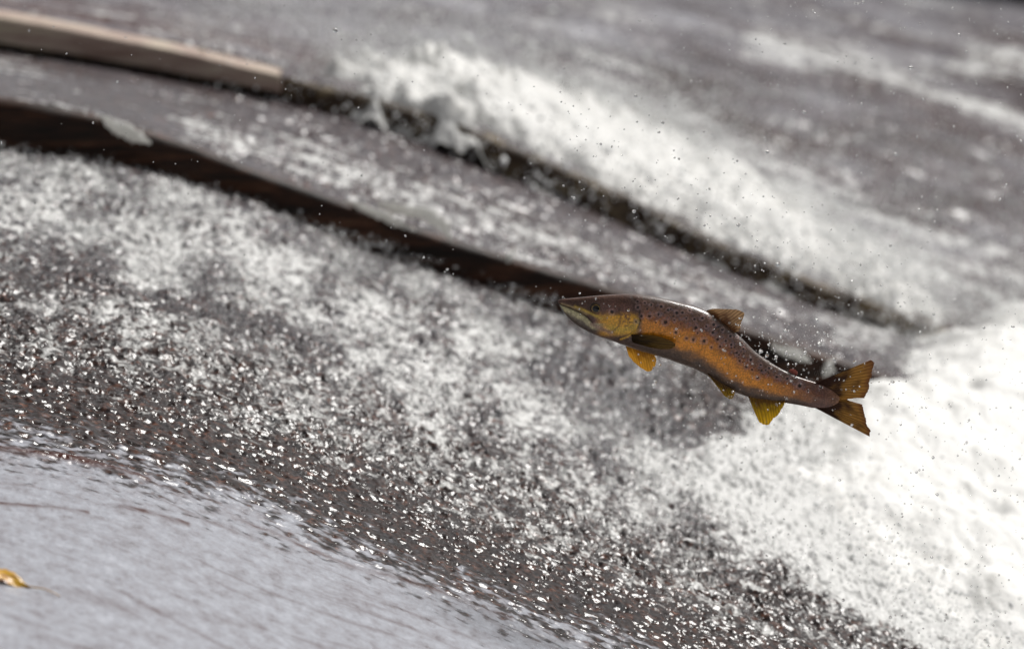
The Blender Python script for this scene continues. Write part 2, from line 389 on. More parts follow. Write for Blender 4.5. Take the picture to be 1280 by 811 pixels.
# ------------------------------------------------------------------ white water
def foam_patch(name, label, xa, ya, fun, mat=None):
    X, Y = np.meshgrid(xa, ya); Z = base_z(X, Y)
    U, V = proj(X, Y, Z)
    h = fun(X, Y, U, V)
    co = np.stack([X, Y, Z + h], -1).reshape(-1, 3)
    o = mesh_obj(name, co, grid_quads(len(ya), len(xa)), mat or FOAM)
    return tag(o, label, 'white water', kind='stuff'), (X, Y, Z + h, h, U, V)
def h_right(X, Y, U, V):
    e = (U - edge_u(V)) + (58 - 40 * smooth(0, 200, U - edge_u(V))) * fbm(X * 4, Y * 3.0, 400, 5)
    m = smooth(-50, 190, e)
    m = m * smooth(4.5, 3.5, Y + 0.15 * fbm(X * 6, Y * 4, 402, 3))
    Z = base_z(X, Y); O = 0 * Y
    k1 = smooth(1.3, 2.4, Y); B1 = base_z(X, O + 1.3) * (1 - k1) + base_z(X, O + 2.7) * k1
    k2 = smooth(2.6, 3.4, Y); B2 = base_z(X, O + 2.6) * (1 - k2) + base_z(X, O + Y2 + 0.02) * k2
    br = np.where((Y > 1.3) & (Y < Y1), np.maximum(B1 - Z, 0), 0) + np.where((Y > 2.6) & (Y < Y2), np.maximum(B2 - Z, 0), 0)
    return br * smooth(0, 0.6, m) - 0.05 + 0.12 * m + 0.028 * m * fbm(X * 4, Y * 3, 410, 3) + 0.012 * m * np.abs(fbm(X * 14, Y * 10, 415, 4)) + 0.002 * fbm(X * 70, Y * 60, 419, 2)
o, RF = foam_patch('white_water', 'bank of bright white foam churning at the right', axis([(0.1, 0.006), (1.6, 0.02), (3.2, 0.02)]), axis([(-2.5, 0.014), (4.6, 0.014)]), h_right)

UP_LO = ([300, 380, 560, 700, 860, 1000, 1180, 1400], [80, 100, 140, 212, 298, 354, 404, 470])
UP_HI = ([300, 390, 440, 500, 600, 680, 760, 900, 1050, 1170, 1400], [104, 98, 82, 70, 72, 96, 112, 172, 264, 348, 462])
def h_up(X, Y, U, V):
    hi = np.interp(U, *UP_HI); 
    n = 16 * fbm(X * 6, Y * 5, 500, 4)
    m = smooth(-10, 60, V - hi + 1.6 * n) * (1 - 0.22 * smooth(820, 1080, U) * smooth(-0.2, 0.5, fbm(X * 4, Y * 4, 530, 3))) * smooth(345, 420, U) * (Y > Y2 - 0.07)
    m = m * smooth(Y2 - 0.08, Y2 + 0.18, Y + 0.16 * fbm(X * 6, Y * 4, 502, 4))
    return -0.035 + (0.07 + 0.045 * smooth(900, 500, U)) * m + 0.05 * m * smooth(720, 560, U) * smooth(Y2 + 0.1, Y2 + 0.3, Y) * np.clip(fbm(X * 17, Y * 3.5, 520, 3), 0, 1) + 0.035 * m * fbm(X * 4, Y * 3, 510, 3) + 0.014 * m * np.abs(fbm(X * 13, Y * 6, 512, 4))
o, UF = foam_patch('white_water', 'white waterfall tumbling over the mossy step', axis([(-0.8, 0.006), (2.0, 0.006)]), axis([(Y2 - 0.06, 0.008), (5.4, 0.008)]), h_up, FALL)

# ------------------------------------------------------------------ spray: masses of small drops too many to count
def ico():
    t = (1 + 5 ** .5) / 2
    v = np.array([(-1, t, 0), (1, t, 0), (-1, -t, 0), (1, -t, 0), (0, -1, t), (0, 1, t), (0, -1, -t), (0, 1, -t), (t, 0, -1), (t, 0, 1), (-t, 0, -1), (-t, 0, 1)], float)
    v /= np.linalg.norm(v[0])
    f = np.array([(0, 11, 5), (0, 5, 1), (0, 1, 7), (0, 7, 10), (0, 10, 11), (1, 5, 9), (5, 11, 4), (11, 10, 2), (10, 7, 6), (7, 1, 8), (3, 9, 4), (3, 4, 2), (3, 2, 6), (3, 6, 8), (3, 8, 9), (4, 9, 5), (2, 4, 11), (6, 2, 10), (8, 6, 7), (9, 8, 1)])
    return v, f
IV, IF = ico()
def sub_ico(n):
    v = [tuple(p) for p in IV]; f = [tuple(t) for t in IF]
    for _ in range(n):
        cache = {}; nf = []
        def mid(a, b):
            k = (min(a, b), max(a, b))
            if k not in cache:
                p = np.array(v[a]) + np.array(v[b]); p /= np.linalg.norm(p); cache[k] = len(v); v.append(tuple(p))
            return cache[k]
        for a, b, c in f:
            ab, bc, ca = mid(a, b), mid(b, c), mid(c, a)
            nf += [(a, ab, ca), (b, bc, ab), (c, ca, bc), (ab, bc, ca)]
        f = nf
    return np.array(v), np.array(f)
def drops_mesh(name, P, R, mat, stretch=0.5, shape=None):
    bv, bf = shape or (IV, IF)
    n = len(P)
    M = rng.normal(size=(n, 3, 3)); Q, _ = np.linalg.qr(M)
    S = np.exp(rng.normal(size=(n, 3)) * stretch * 0.5) * R[:, None]
    A = Q * S[:, None, :]
    v = np.einsum('nij,kj->nki', A, bv) + P[:, None, :]
    f = (bf[None] + (np.arange(n) * len(bv))[:, None, None]).reshape(-1, 3)
    return mesh_obj(name, v.reshape(-1, 3), f, mat)

# glinting lumps riding on the rough near water
def scatter_near(n):
    x = rng.uniform(-1.25, 1.25, n * 4); y = rng.uniform(-1.3, Y1 - 0.03, n * 4); z = base_z(x, y); u, v = proj(x, y, z)
    q = edge_q(u, v)
    d = 0.30 * smooth(55, 150, q)
    d += 0.75 * stroke(u, v, [(-200, 215), (0, 265), (130, 300), (300, 345), (480, 430), (700, 515), (860, 590), (980, 620)], 65)
    d += 0.55 * stroke(u, v, [(-100, 330), (150, 400), (400, 520), (640, 640), (840, 725), (1000, 790)], 45)
    d *= smooth(40, 110, q) * np.clip(0.9 + 1.3 * fbm(x * 5, y * 3, 72, 4), 0.08, 1.6)
    k = (rng.random(len(x)) < d) & (x > -1.4)
    x, y, z = x[k][:n], y[k][:n], z[k][:n]
    return x, y, z
x, y, z = scatter_near(24000)
z = z + 0.004 + np.abs(rng.normal(size=len(x))) * 0.006
r = 0.0013 * np.exp(np.clip(rng.normal(size=len(x)), -2, 1.3) * 0.4) * (1 + 0.25 * np.clip(y, 0, 3))
o = drops_mesh('water_spray', np.stack([x, y, z], -1), r, SPRAY, 0.9)
tag(o, 'countless glinting beads of water skipping over the rough brown water', 'spray', kind='stuff')

def edge_spray(F, n, hmax, up, seed, rad):
    X, Y, Z, h, U, V = F
    m = np.exp(-((h - 0.0) / 0.03) ** 2).ravel(); m /= m.sum()
    i = rng.choice(m.size, n, p=m)
    P = np.stack([X.ravel()[i], Y.ravel()[i], Z.ravel()[i]], -1) + rng.normal(size=(n, 3)) * np.array([0.03, 0.04, 0.012])
    P[:, 2] += np.abs(rng.exponential(up, n))
    return P, rad * np.exp(rng.normal(size=n) * 0.5)
P1, R1 = edge_spray(RF, 26000, 0.1, 0.022, 1, 0.0013)
o = drops_mesh('water_spray', P1, R1, MIST, 0.6)
tag(o, 'fine spray thrown off the edge of the white foam at right', 'spray', kind='stuff')
P2, R2 = edge_spray(UF, 45000, 0.1, 0.032, 2, 0.0021)
o = drops_mesh('water_spray', P2, R2, MIST, 0.6)
tag(o, 'misty spray rising along the crest of the white waterfall', 'spray', kind='stuff')

# ------------------------------------------------------------------ tongues of water over the dark timber
def tongue(pts, wpx, label, yoff=-0.10):
    n = 60; m = 12
    t = np.linspace(0, 1, n); u = np.interp(t, np.linspace(0, 1, len(pts)), [p[0] for p in pts]); v = np.interp(t, np.linspace(0, 1, len(pts)), [p[1] for p in pts])
    k = np.hanning(13); k /= k.sum()
    u = np.convolve(np.pad(u, 6, mode='edge'), k, 'valid'); v = np.convolve(np.pad(v, 6, mode='edge'), k, 'valid')
    yy = Y1 + 0.03 + (yoff - 0.03) * smooth(0, 0.5, t)
    cx, cz = [], []
    for a, b, c in zip(u, v, yy):
        p = at(a, b, c); cx.append(float(p[0])); cz.append(float(p[1]))
    cx = np.array(cx); cz = np.array(cz)
    tx, tz = np.gradient(cx), np.gradient(cz); l = np.hypot(tx, tz) + 1e-9
    nx_, nz_ = -tz / l, tx / l
    wv = np.interp(t, np.linspace(0, 1, len(wpx)), wpx) * 0.00175 * 0.5
    V_ = []
    for j in range(m):
        a = 2 * math.pi * j / m
        nn = 1 + 0.6 * fbm(t * 9 + j, t * 0 + math.cos(a) * 1.2, 600, 3)
        V_.append(np.stack([cx + nx_ * wv * math.cos(a) * nn, yy + wv * 0.6 * math.sin(a) * nn, cz + nz_ * wv * math.cos(a) * nn], -1))
    V_ = np.array(V_).transpose(1, 0, 2).reshape(-1, 3)
    o = mesh_obj('water_tongue', V_, grid_quads(n, m, True), THIN)
    tag(o, label, 'water tongue', 'tongues of water over the dark timber')
    return o
tongue([(118, 146), (140, 156), (165, 168), (190, 180)], [4, 15, 17, 13, 2], 'small white tongue of water over the dark timber at its left end')
tongue([(470, 254), (500, 262), (530, 266), (552, 280), (566, 303)], [6, 13, 15, 15, 13, 2], 'long curved white tongue of water hooking down over the dark timber')
tongue([(428, 250), (460, 262), (490, 275), (520, 289)], [2, 9, 11, 9, 2], 'thin pale trickle on the dark timber left of the hooked tongue')
tongue([(642, 312), (638, 320), (634, 329)], [8, 9, 10, 3], 'tiny white blob of water on the dark timber before the fish head')

tongue([(950, 428), (975, 437), (1000, 445), (1014, 452)], [3, 10, 11, 8, 2], 'pale streak of water on the dark timber just above the trout tail root')
tongue([(1046, 446), (1038, 458), (1030, 472)], [9, 13, 12, 3], 'pale blob of water on the dark timber beside the upper tail lobe')

# ------------------------------------------------------------------ leaf
def leaf_mat():
    m, nt, b = new_mat('yellow_leaf')
    at_ = N(nt, 'ShaderNodeAttribute', attribute_name='tint'); nt.links.new(at_.outputs['Color'], b.inputs['Base Color'])
    b.inputs['Roughness'].default_value = 0.35
    return m
LEAF = leaf_mat()
def make_leaf():
    na, nb = 40, 17; V_ = []; C = []
    for side in (1, -1):
        for i in range(na):
            t = i / (na - 1); hw = 0.020 * math.sin(math.pi * min(1, t * 1.02) ** 0.8) ** 0.8 * (1 + 0.12 * math.sin(t * 40)) + 0.0006
            for j in range(nb):
                s = j / (nb - 1) * 2 - 1
                V_.append((-0.045 + 0.085 * t, s * hw, 0.010 * (1 - s * s) * math.sin(math.pi * t) + 0.004 * abs(s) + 0.003 * math.sin(9 * t + 3 * s) + side * 0.0005))
                vein = math.exp(-(s * hw / 0.0012) ** 2) + 0.4 * max(0, math.sin(t * 60 + abs(s) * 8)) ** 6
                e = fbm(np.array([t * 4.0]), np.array([s * 2.0]), 700, 3)[0]
                c = np.array([0.62, 0.34, 0.015]) * (1 - 0.25 * vein) if e < 0.35 else np.array([0.28, 0.10, 0.02])
                C.append(c)
    q = grid_quads(na, nb); q2 = q[:, ::-1] + na * nb
    root = bpy.data.objects.new('fallen_leaf', None); sc.collection.objects.link(root)
    tag(root, 'yellow autumn leaf lying on the smooth water at the left edge', 'leaf')
    mesh_obj('blade', np.array(V_), np.vstack([q, q2]), LEAF, root, colors=np.array(C))
    n = 20; S = []
    for i in range(n):
        t = i / (n - 1)
        for j in range(8):
            a = j * math.pi / 4; r_ = 0.0014 * (1 - 0.4 * t)
            S.append((0.038 + 0.045 * t, r_ * math.cos(a), 0.003 + 0.005 * math.sin(2.6 * t) + r_ * math.sin(a)))
    mesh_obj('stem', np.array(S), grid_quads(n, 8, True), LEAF, root, colors=np.tile([0.55, 0.33, 0.12], (n * 8, 1)))
    return root
lf = make_leaf()
# find the water point seen at photo (4, 724)
yy = np.linspace(-3, 0, 3000); xx, zz = at(4, 727, yy); k = np.argmin(np.abs(zz - base_z(xx, yy)))
lf.scale = (1.15, 1.15, 1.15); lf.location = (xx[k] - 0.002, yy[k], zz[k] + 0.004); lf.rotation_euler = (0.1, math.radians(18), math.radians(-8))

# ------------------------------------------------------------------ the trout
def fish_mat():
    m, nt, b = new_mat('trout_skin'); L = nt.links.new
    at_ = N(nt, 'ShaderNodeAttribute', attribute_name='tint')
    tc = N(nt, 'ShaderNodeTexCoord')
    nz = N(nt, 'ShaderNodeTexNoise', Scale=90.0, Detail=4.0, Roughness=0.6); L(tc.outputs['Object'], nz.inputs['Vector'])
    mr = N(nt, 'ShaderNodeMapRange'); L(nz.outputs['Fac'], mr.inputs[0]); mr.inputs[1].default_value = 0.3; mr.inputs[2].default_value = 0.7; mr.inputs[3].default_value = 1.2; mr.inputs[4].default_value = 1.95
    mm = N(nt, 'ShaderNodeVectorMath', operation='SCALE'); L(at_.outputs['Color'], mm.inputs[0]); L(mr.outputs[0], mm.inputs[3])
    vo2 = N(nt, 'ShaderNodeTexVoronoi', Scale=300.0); L(tc.outputs['Object'], vo2.inputs['Vector'])
    sc_ = N(nt, 'ShaderNodeMapRange'); L(vo2.outputs['Distance'], sc_.inputs[0]); sc_.inputs[1].default_value = 0.1; sc_.inputs[2].default_value = 0.7; sc_.inputs[3].default_value = 1.22; sc_.inputs[4].default_value = 0.72
    m2 = N(nt, 'ShaderNodeVectorMath', operation='SCALE'); L(mm.outputs[0], m2.inputs[0]); L(sc_.outputs[0], m2.inputs[3])
    L(m2.outputs[0], b.inputs['Base Color'])
    b.inputs['Roughness'].default_value = 0.36; b.inputs['IOR'].default_value = 1.4
    b.inputs['Coat Weight'].default_value = 0.8; b.inputs['Coat Roughness'].default_value = 0.09; b.inputs['Coat IOR'].default_value = 1.33
    vo = N(nt, 'ShaderNodeTexVoronoi', Scale=330.0); L(tc.outputs['Object'], vo.inputs['Vector'])
    bp = N(nt, 'ShaderNodeBump', Strength=0.35, Distance=0.0012); L(vo.outputs['Distance'], bp.inputs['Height']); L(bp.outputs[0], b.inputs['Normal'])
    return m
def fin_mat():
    m, nt, b = new_mat('trout_fin'); L = nt.links.new
    at_ = N(nt, 'ShaderNodeAttribute', attribute_name='tint')
    L(at_.outputs['Color'], b.inputs['Base Color']); b.inputs['Roughness'].default_value = 0.3; b.inputs['IOR'].default_value = 1.36
    tr = N(nt, 'ShaderNodeBsdfTranslucent'); 
    g = N(nt, 'ShaderNodeGamma', Gamma=0.75); L(at_.outputs['Color'], g.inputs[0]); L(g.outputs[0], tr.inputs[0])
    mx = N(nt, 'ShaderNodeMixShader'); mx.inputs[0].default_value = 0.55
    L(b.outputs[0], mx.inputs[1]); L(tr.outputs[0], mx.inputs[2]); L(mx.outputs[0], nt.nodes['Material Output'].inputs['Surface'])
    return m
SKIN = fish_mat(); FIN = fin_mat()
trout = bpy.data.objects.new('trout', None); sc.collection.objects.link(trout)
tag(trout, 'brown and orange spotted trout leaping up in midair above the weir', 'fish')

ST = [((697.2, 376.5), (697.6, 378.0), .8), ((698.8, 374.6), (699.6, 381.5), .8), ((704, 373.6), (703, 387.5), .62), ((712, 372.8), (709.5, 396.5), .56), ((724, 371.6), (719, 405), .52), ((737, 370.3), (731, 412.5), .50),
      ((753, 368.9), (746, 419.6), .52), ((770, 367.8), (762, 425), .54), ((788, 367.3), (780, 431.5), .56), ((808, 369.0), (798, 438), .56), ((828, 372.5), (815, 443), .56),
      ((848, 377.3), (834, 449), .57), ((866, 382), (850, 454.5), .58), ((884, 389), (866, 460.5), .58), ((900, 400), (881, 468), .57), ((914, 411.5), (896, 477.8), .56),
      ((928, 423.5), (910, 486), .54), ((942, 437.5), (926, 493), .52), ((958, 449.5), (944, 498.6), .5), ((975, 460), (964, 501.8), .48), ((992, 468.5), (985, 504), .46),
      ((1008, 474.3), (1003, 507), .42), ((1020, 478.2), (1016, 509.6), .32), ((1034, 484.5), (1031, 509.5), .15), ((1044, 491), (1041, 507), .06), ((1050, 497), (1048, 503), .03)]
ns = len(ST)
def cub(vals, t):
    vals = np.asarray(vals, float); i = np.clip(np.floor(t).astype(int), 0, len(vals) - 2); f = t - i
    g = lambda k: vals[np.clip(k, 0, len(vals) - 1)]
    p0, p1, p2, p3 = g(i - 1), g(i), g(i + 1), g(i + 2)
    return 0.5 * ((2 * p1) + (-p0 + p2) * f + (2 * p0 - 5 * p1 + 4 * p2 - p3) * f * f + (-p0 + 3 * p1 - 3 * p2 + p3) * f ** 3)
NS, NR = 620, 200
tt = np.r_[np.linspace(0, 2, 60, endpoint=False), np.linspace(2, ns - 1, NS - 60)]
tu, tv = cub([s[0][0] for s in ST], tt), cub([s[0][1] for s in ST], tt)
bu, bv = cub([s[1][0] for s in ST], tt), cub([s[1][1] for s in ST], tt)
br = cub([s[2] for s in ST], tt)
ph = np.linspace(0, 2 * math.pi, NR, endpoint=False)
CO, SI = np.cos(ph)[None, :], np.sin(ph)[None, :]
FU = (tu + bu)[:, None] / 2 + (tu - bu)[:, None] / 2 * CO
FV = (tv + bv)[:, None] / 2 + (tv - bv)[:, None] / 2 * CO
PXM = 0.18 * DIST / 1280
half = np.hypot(tu - bu, tv - bv)[:, None] / 2
prof_w = np.sign(SI) * np.abs(SI) ** 0.9
FY = half * PXM * br[:, None] * prof_w * (1 + 0.04 * CO)
GILL = [(790, 371), (797, 379), (800.5, 390), (801, 402), (797, 411), (787, 418.5), (773, 422.5), (758, 423)]
PREOP = [(773, 384), (776, 396), (774, 407), (766, 414)]
MOUTH = [(698, 379.5), (706, 382.6), (714, 385.6), (724, 390), (733, 395.6), (741, 403.5)]
def sdist(u, v, pts, w): return stroke(u, v, pts, w)
gu = np.interp(FV, [p[1] for p in GILL[:6]], [p[0] for p in GILL[:6]])
inside = smooth(374, 388, FV) * smooth(-0.5, 0.8, gu - FU) * (FU < 802) * (FV < 424) * smooth(740, 775, FU)
disp = 0.0016 * inside - 0.0009 * sdist(FU, FV, GILL[:7], 1.6) - 0.0008 * sdist(FU, FV, PREOP, 1.4) - 0.0022 * sdist(FU, FV, MOUTH, 1.3)
disp += 0.0010 * sdist(FU, FV, [(712, 381), (724, 385.5), (738, 391.5), (746, 398)], 3)       # maxilla ridge
disp -= 0.0016 * np.exp(-(((FU - 744.8) / 7.5) ** 2 + ((FV - 385.6) / 6.5) ** 2) ** 2)           # eye socket
front = np.abs(prof_w)
FYd = FY + np.sign(SI) * disp * front
# colours
def mixc(c, d, k): return c * (1 - k[..., None]) + np.array(d) * k[..., None]
H = CO + 0 * FU                                # +1 back, -1 belly
nzf = fbm(FU / 9, FV / 9, 800, 4)
hh = H + 0.10 * fbm(FU / 16, FV / 12, 805, 3)
col = np.zeros(FU.shape + (3,)); col[:] = (0.065, 0.040, 0.030)
col = mixc(col, (0.18, 0.092, 0.060), smooth(0.98, 0.5, hh))
col = mixc(col, (0.25, 0.105, 0.055), smooth(0.5, 0.1, hh))
col = mixc(col, (0.64, 0.235, 0.018), smooth(0.42, -0.20, hh) * smooth(1045, 960, FU))
col = mixc(col, (0.30, 0.115, 0.03), smooth(0.2, -0.15, hh) * smooth(940, 1030, FU))
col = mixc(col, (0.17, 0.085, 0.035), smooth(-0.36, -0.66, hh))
col = mixc(col, (0.075, 0.050, 0.034), smooth(-0.55, -0.84, hh))  # dark spawning belly, with the underside's shade put into the colour too
blue = smooth(0.1, 0.5, fbm(FU / 6, FV / 6, 812, 3)) * smooth(0.0, 0.35, hh) * smooth(0.95, 0.7, hh) * smooth(800, 815, FU)
col = mixc(col, (0.17, 0.13, 0.15), 0.5 * blue)
red = smooth(0.2, 0.5, fbm(FU / 3.5, FV / 3.5, 815, 3)) * smooth(-0.1, 0.2, hh) * smooth(0.6, 0.4, hh)
col = mixc(col, (0.36, 0.11, 0.06), 0.55 * red)
# pinkish purple flesh at the tail root
col = mixc(col, (0.13, 0.060, 0.042), smooth(990, 1030, FU) * 0.9)
col = mixc(col, (0.22, 0.105, 0.045), smooth(1030, 1052, FU + 3 * np.cos(FV * 1.9)) * 0.8)
# head
head = smooth(806, 798, FU + 0 * FV)
hc = np.zeros_like(col); hc[:] = (0.075, 0.036, 0.024)
hc = mixc(hc, (0.14, 0.068, 0.05), smooth(0.85, 0.5, hh) * smooth(735, 760, FU))
cheek = smooth(388, 397, FV + 2 * nzf) * smooth(742, 756, FU) * smooth(801, 792, FU)
hc = mixc(hc, (0.66, 0.33, 0.025), 0.9 * cheek * smooth(424, 415, FV))
hc = mixc(hc, (0.50, 0.36, 0.05), 0.6 * sdist(FU, FV, [(762, 411), (778, 413), (792, 409), (797, 402)], 5))
hc = mixc(hc, (0.12, 0.05, 0.03), 0.8 * smooth(0.0, 0.4, fbm(FU / 4, FV / 4, 820, 3)) * sdist(FU, FV, [(775, 385), (782, 396), (786, 404)], 9))
# jaw
below = np.interp(FU, [p[0] for p in MOUTH], [p[1] for p in MOUTH]); jaw = smooth(0, 1.2, FV - below) * smooth(764, 744, FU + (FV - 400) * 0.4)
jc = np.zeros_like(col); jc[:] = (0.42, 0.37, 0.20)
jc = mixc(jc, (0.13, 0.105, 0.075), smooth(5.5, 11.5, FV - below + 2 * nzf))
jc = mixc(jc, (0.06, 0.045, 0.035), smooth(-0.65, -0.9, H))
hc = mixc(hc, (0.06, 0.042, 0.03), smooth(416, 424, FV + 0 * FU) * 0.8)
k = jaw[..., None]; hc = hc * (1 - k) + jc * k
hc = mixc(hc, (0.55, 0.36, 0.06), 0.9 * sdist(FU, FV, [(719, 383.5), (730, 388), (742, 393.5), (752, 398)], 1.8))
hc = mixc(hc, (0.30, 0.22, 0.10), 0.7 * sdist(FU, FV, [(702, 380), (712, 382.5), (722, 387), (733, 393)], 1.6))
hc = mixc(hc, (0.25, 0.15, 0.12), 0.8 * sdist(FU, FV, [(740, 405), (752, 411), (764, 416)], 3))
hc = mixc(hc, (0.02, 0.012, 0.008), 0.85 * sdist(FU, FV, MOUTH, 0.9))
hc = mixc(hc, (0.05, 0.028, 0.02), 0.5 * sdist(FU, FV, PREOP, 1.2))
k = head[..., None]; col = col * (1 - k) + hc * k
col = mixc(col, (0.03, 0.017, 0.01), 0.85 * sdist(FU + 0.7, FV - 0.3, GILL[:7], 1.3))
col = mixc(col, (0.65, 0.36, 0.03), 0.8 * sdist(FU, FV, [(797, 405), (794, 413), (785, 420.5), (776, 424)], 1.2))
col = mixc(col, (0.05, 0.028, 0.022), 0.6 * sdist(FU, FV, [(786, 370), (792, 377), (795, 388)], 5))
SPOTS = [(765, 390, 2.0), (797.4, 384, 1.7), (802, 395, 1.6), (811.8, 395, 1.9), (823, 393, 1.6), (832, 402.7, 2.3), (826.5, 383, 1.6), (814, 381, 1.4), (806, 378.5, 1.3), (835, 387.6, 1.5), (846, 391, 1.9), (853, 390.6, 1.4),
         (870, 409.6, 2.0), (845, 415, 1.7), (866.5, 424.6, 1.9), (880, 426, 2.2), (897, 424, 1.8), (892, 405.6, 1.8), (891, 415.6, 1.8), (795, 402, 1.5), (878, 397.5, 1.5), (883, 408, 1.4), (858, 423, 1.3), (903, 412, 1.5), (913, 420, 1.5),
         (907, 426, 1.3), (900, 433, 1.4), (921, 441, 1.6), (924.5, 451, 1.6), (938.5, 449.6, 1.6), (933, 458.5, 1.6), (947, 472, 1.7), (961, 460, 1.4), (971, 471, 1.5), (984, 473, 1.4), (999.5, 482, 2.2), (1026, 483.6, 1.6), (797, 377, 1.2),
         (862, 388, 1.3), (868, 399, 1.4), (858, 398, 1.2), (914, 431, 1.4), (951, 456, 1.3), (929, 436, 1.3), (843, 400, 1.2), (820, 403, 1.0), (809, 386, 1.0), (872, 416, 1.2), (887, 396, 1.3), (889, 434, 1.3), (1010, 489, 1.2), (940, 462, 1.2)]
r2_ = np.random.default_rng(5)
for _ in range(60):
    t_ = r2_.uniform(8, 20); c_ = r2_.uniform(0.25, 0.97); i_ = int(np.argmin(np.abs(tt - t_)))
    SPOTS.append(((tu[i_] + bu[i_]) / 2 + (tu[i_] - bu[i_]) / 2 * c_, (tv[i_] + bv[i_]) / 2 + (tv[i_] - bv[i_]) / 2 * c_, r2_.uniform(0.6, 1.1)))
wu = FU + 0.5 * perlin(FU / 2.2, FV / 2.2, 830); wvv = FV + 0.5 * perlin(FU / 2.2, FV / 2.2, 831)
for (a, b_, r_) in SPOTS:
    r_ = r_ * 1.18
    d = np.hypot(wu - a, wvv - b_)
    if r_ > 1.25: col = mixc(col, (0.34, 0.21, 0.19), 0.5 * np.exp(-((d - r_ * 1.45) / (0.5 * r_)) ** 2))
    col = mixc(col, (0.012, 0.008, 0.008), 0.95 * smooth(r_ * 1.05, r_ * 0.65, d))
X_, Z_ = at(FU, FV, FYd)
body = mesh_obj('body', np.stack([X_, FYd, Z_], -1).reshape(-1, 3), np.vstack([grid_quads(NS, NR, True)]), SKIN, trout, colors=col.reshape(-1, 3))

def body_depth(u, v):
    d = (FU - u) ** 2 + (FV - v) ** 2 + (SI > 0) * 1e6
    i = np.unravel_index(np.argmin(d), d.shape); return FYd[i]

def fish_eye(sign):
    yb = body_depth(744.8, 385.6) * -sign * -1
    yb = abs(body_depth(744.8, 385.6)) * sign
    v, f = sub_ico(4)
    # pupil, gold ring, dark iris by angle from the outward axis
    ang = np.arccos(np.clip(v[:, 1] * sign, -1, 1)); R = 0.0122
    c = np.zeros((len(v), 3)); c[:] = (0.035, 0.02, 0.012)
    c[ang < 0.85] = (0.06, 0.03, 0.012); c[ang < 0.62] = (0.32, 0.20, 0.05); c[ang < 0.53] = (0.003, 0.003, 0.003)
    cx, cz = at(744.8, 385.6, yb)
    P = v * np.array([R, R * 0.85, R]) + np.array([float(cx), yb - sign * R * 0.52, float(cz)])
    return mesh_obj('eye', P, f, EYE, trout, colors=c)
EYE, nt_, b_ = new_mat('trout_eye'); a_ = N(nt_, 'ShaderNodeAttribute', attribute_name='tint'); nt_.links.new(a_.outputs['Color'], b_.inputs['Base Color']); b_.inputs['Roughness'].default_value = 0.05
fish_eye(-1); fish_eye(1)

def poly(pts, a):
    p = np.array(pts, float); s = np.r_[0, np.cumsum(np.hypot(*np.diff(p, axis=0).T))]; s /= s[-1]
    return np.interp(a, s, p[:, 0]), np.interp(a, s, p[:, 1])
def fin(name, base, outer, yb, yo, cbase, ctip, rays, seed, fray=1.2, th=0.0016, dark=0.5, na=None, bow=0.0, edgec=None, b0=0.1):
    na = na or rays * 9; nb = 50
    a = np.linspace(0, 1, na); b = np.linspace(0, 1, nb)
    bu_, bv_ = poly(base, a); ou, ov = poly(outer, a)
    fr = np.random.default_rng(seed)
    ray = a * rays; jag = np.interp(ray, np.arange(rays + 1), fr.uniform(-1, 1, rays + 1)) * fray + 0.5 * fray * np.abs(np.sin(math.pi * ray)) - 0.6 * fray * fr.random(na) ** 4
    dx, dy = ou - bu_, ov - bv_; l = np.hypot(dx, dy) + 1e-6
    ou = ou + dx / l * jag; ov = ov + dy / l * jag
    A, B = np.meshgrid(a, b, indexing='ij')
    U = bu_[:, None] + (ou - bu_)[:, None] * B; V = bv_[:, None] + (ov - bv_)[:, None] * B
    rid = np.cos(2 * math.pi * A * rays + 2.0 * np.sin(B * 3 + A * 7)) 
    rid2 = np.cos(2 * math.pi * A * rays * 3 + 3 * B)
    Y = yb + (yo - yb) * B + bow * np.sin(math.pi * A) * B + 0.0009 * np.sin(A * 9 + B * 4 + seed)
    t_ = th * (1 - 0.75 * B) * 0.5 + 0.0003 + 0.00035 * rid * (1 - 0.3 * B)
    n1 = fbm(A * 6, B * 4, seed, 4)
    c = np.zeros(U.shape + (3,)); c[:] = cbase
    c = mixc(c, ctip, smooth(b0, 0.85, B + 0.3 * n1))
    c = mixc(c, np.array(cbase) * 0.35, dark * smooth(0.0, 0.9, -rid + 0.5 * n1) * (0.5 + 0.5 * B))
    c = mixc(c, np.array(ctip) * 1.3, 0.35 * smooth(0.5, 1, rid2) * B)
    if edgec is not None: c = mixc(c, edgec, smooth(0.86, 1.0, B + 0.06 * n1) * 0.7)
    V_, C_ = [], []
    for s in (-1, 1):
        yy = Y + s * t_; x_, z_ = at(U, V, yy)
        V_.append(np.stack([x_, yy, z_], -1).reshape(-1, 3)); C_.append(c.reshape(-1, 3))
    q = grid_quads(na, nb); n = na * nb
    rim = np.r_[np.arange(nb), np.arange(1, na) * nb + nb - 1, (na - 1) * nb + np.arange(nb - 2, -1, -1), np.arange(na - 2, 0, -1) * nb]
    rq = np.stack([rim, np.roll(rim, -1), np.roll(rim, -1) + n, rim + n], -1)
    return mesh_obj(name, np.vstack(V_), np.vstack([q, q[:, ::-1] + n, rq]), FIN, trout, colors=np.vstack(C_))

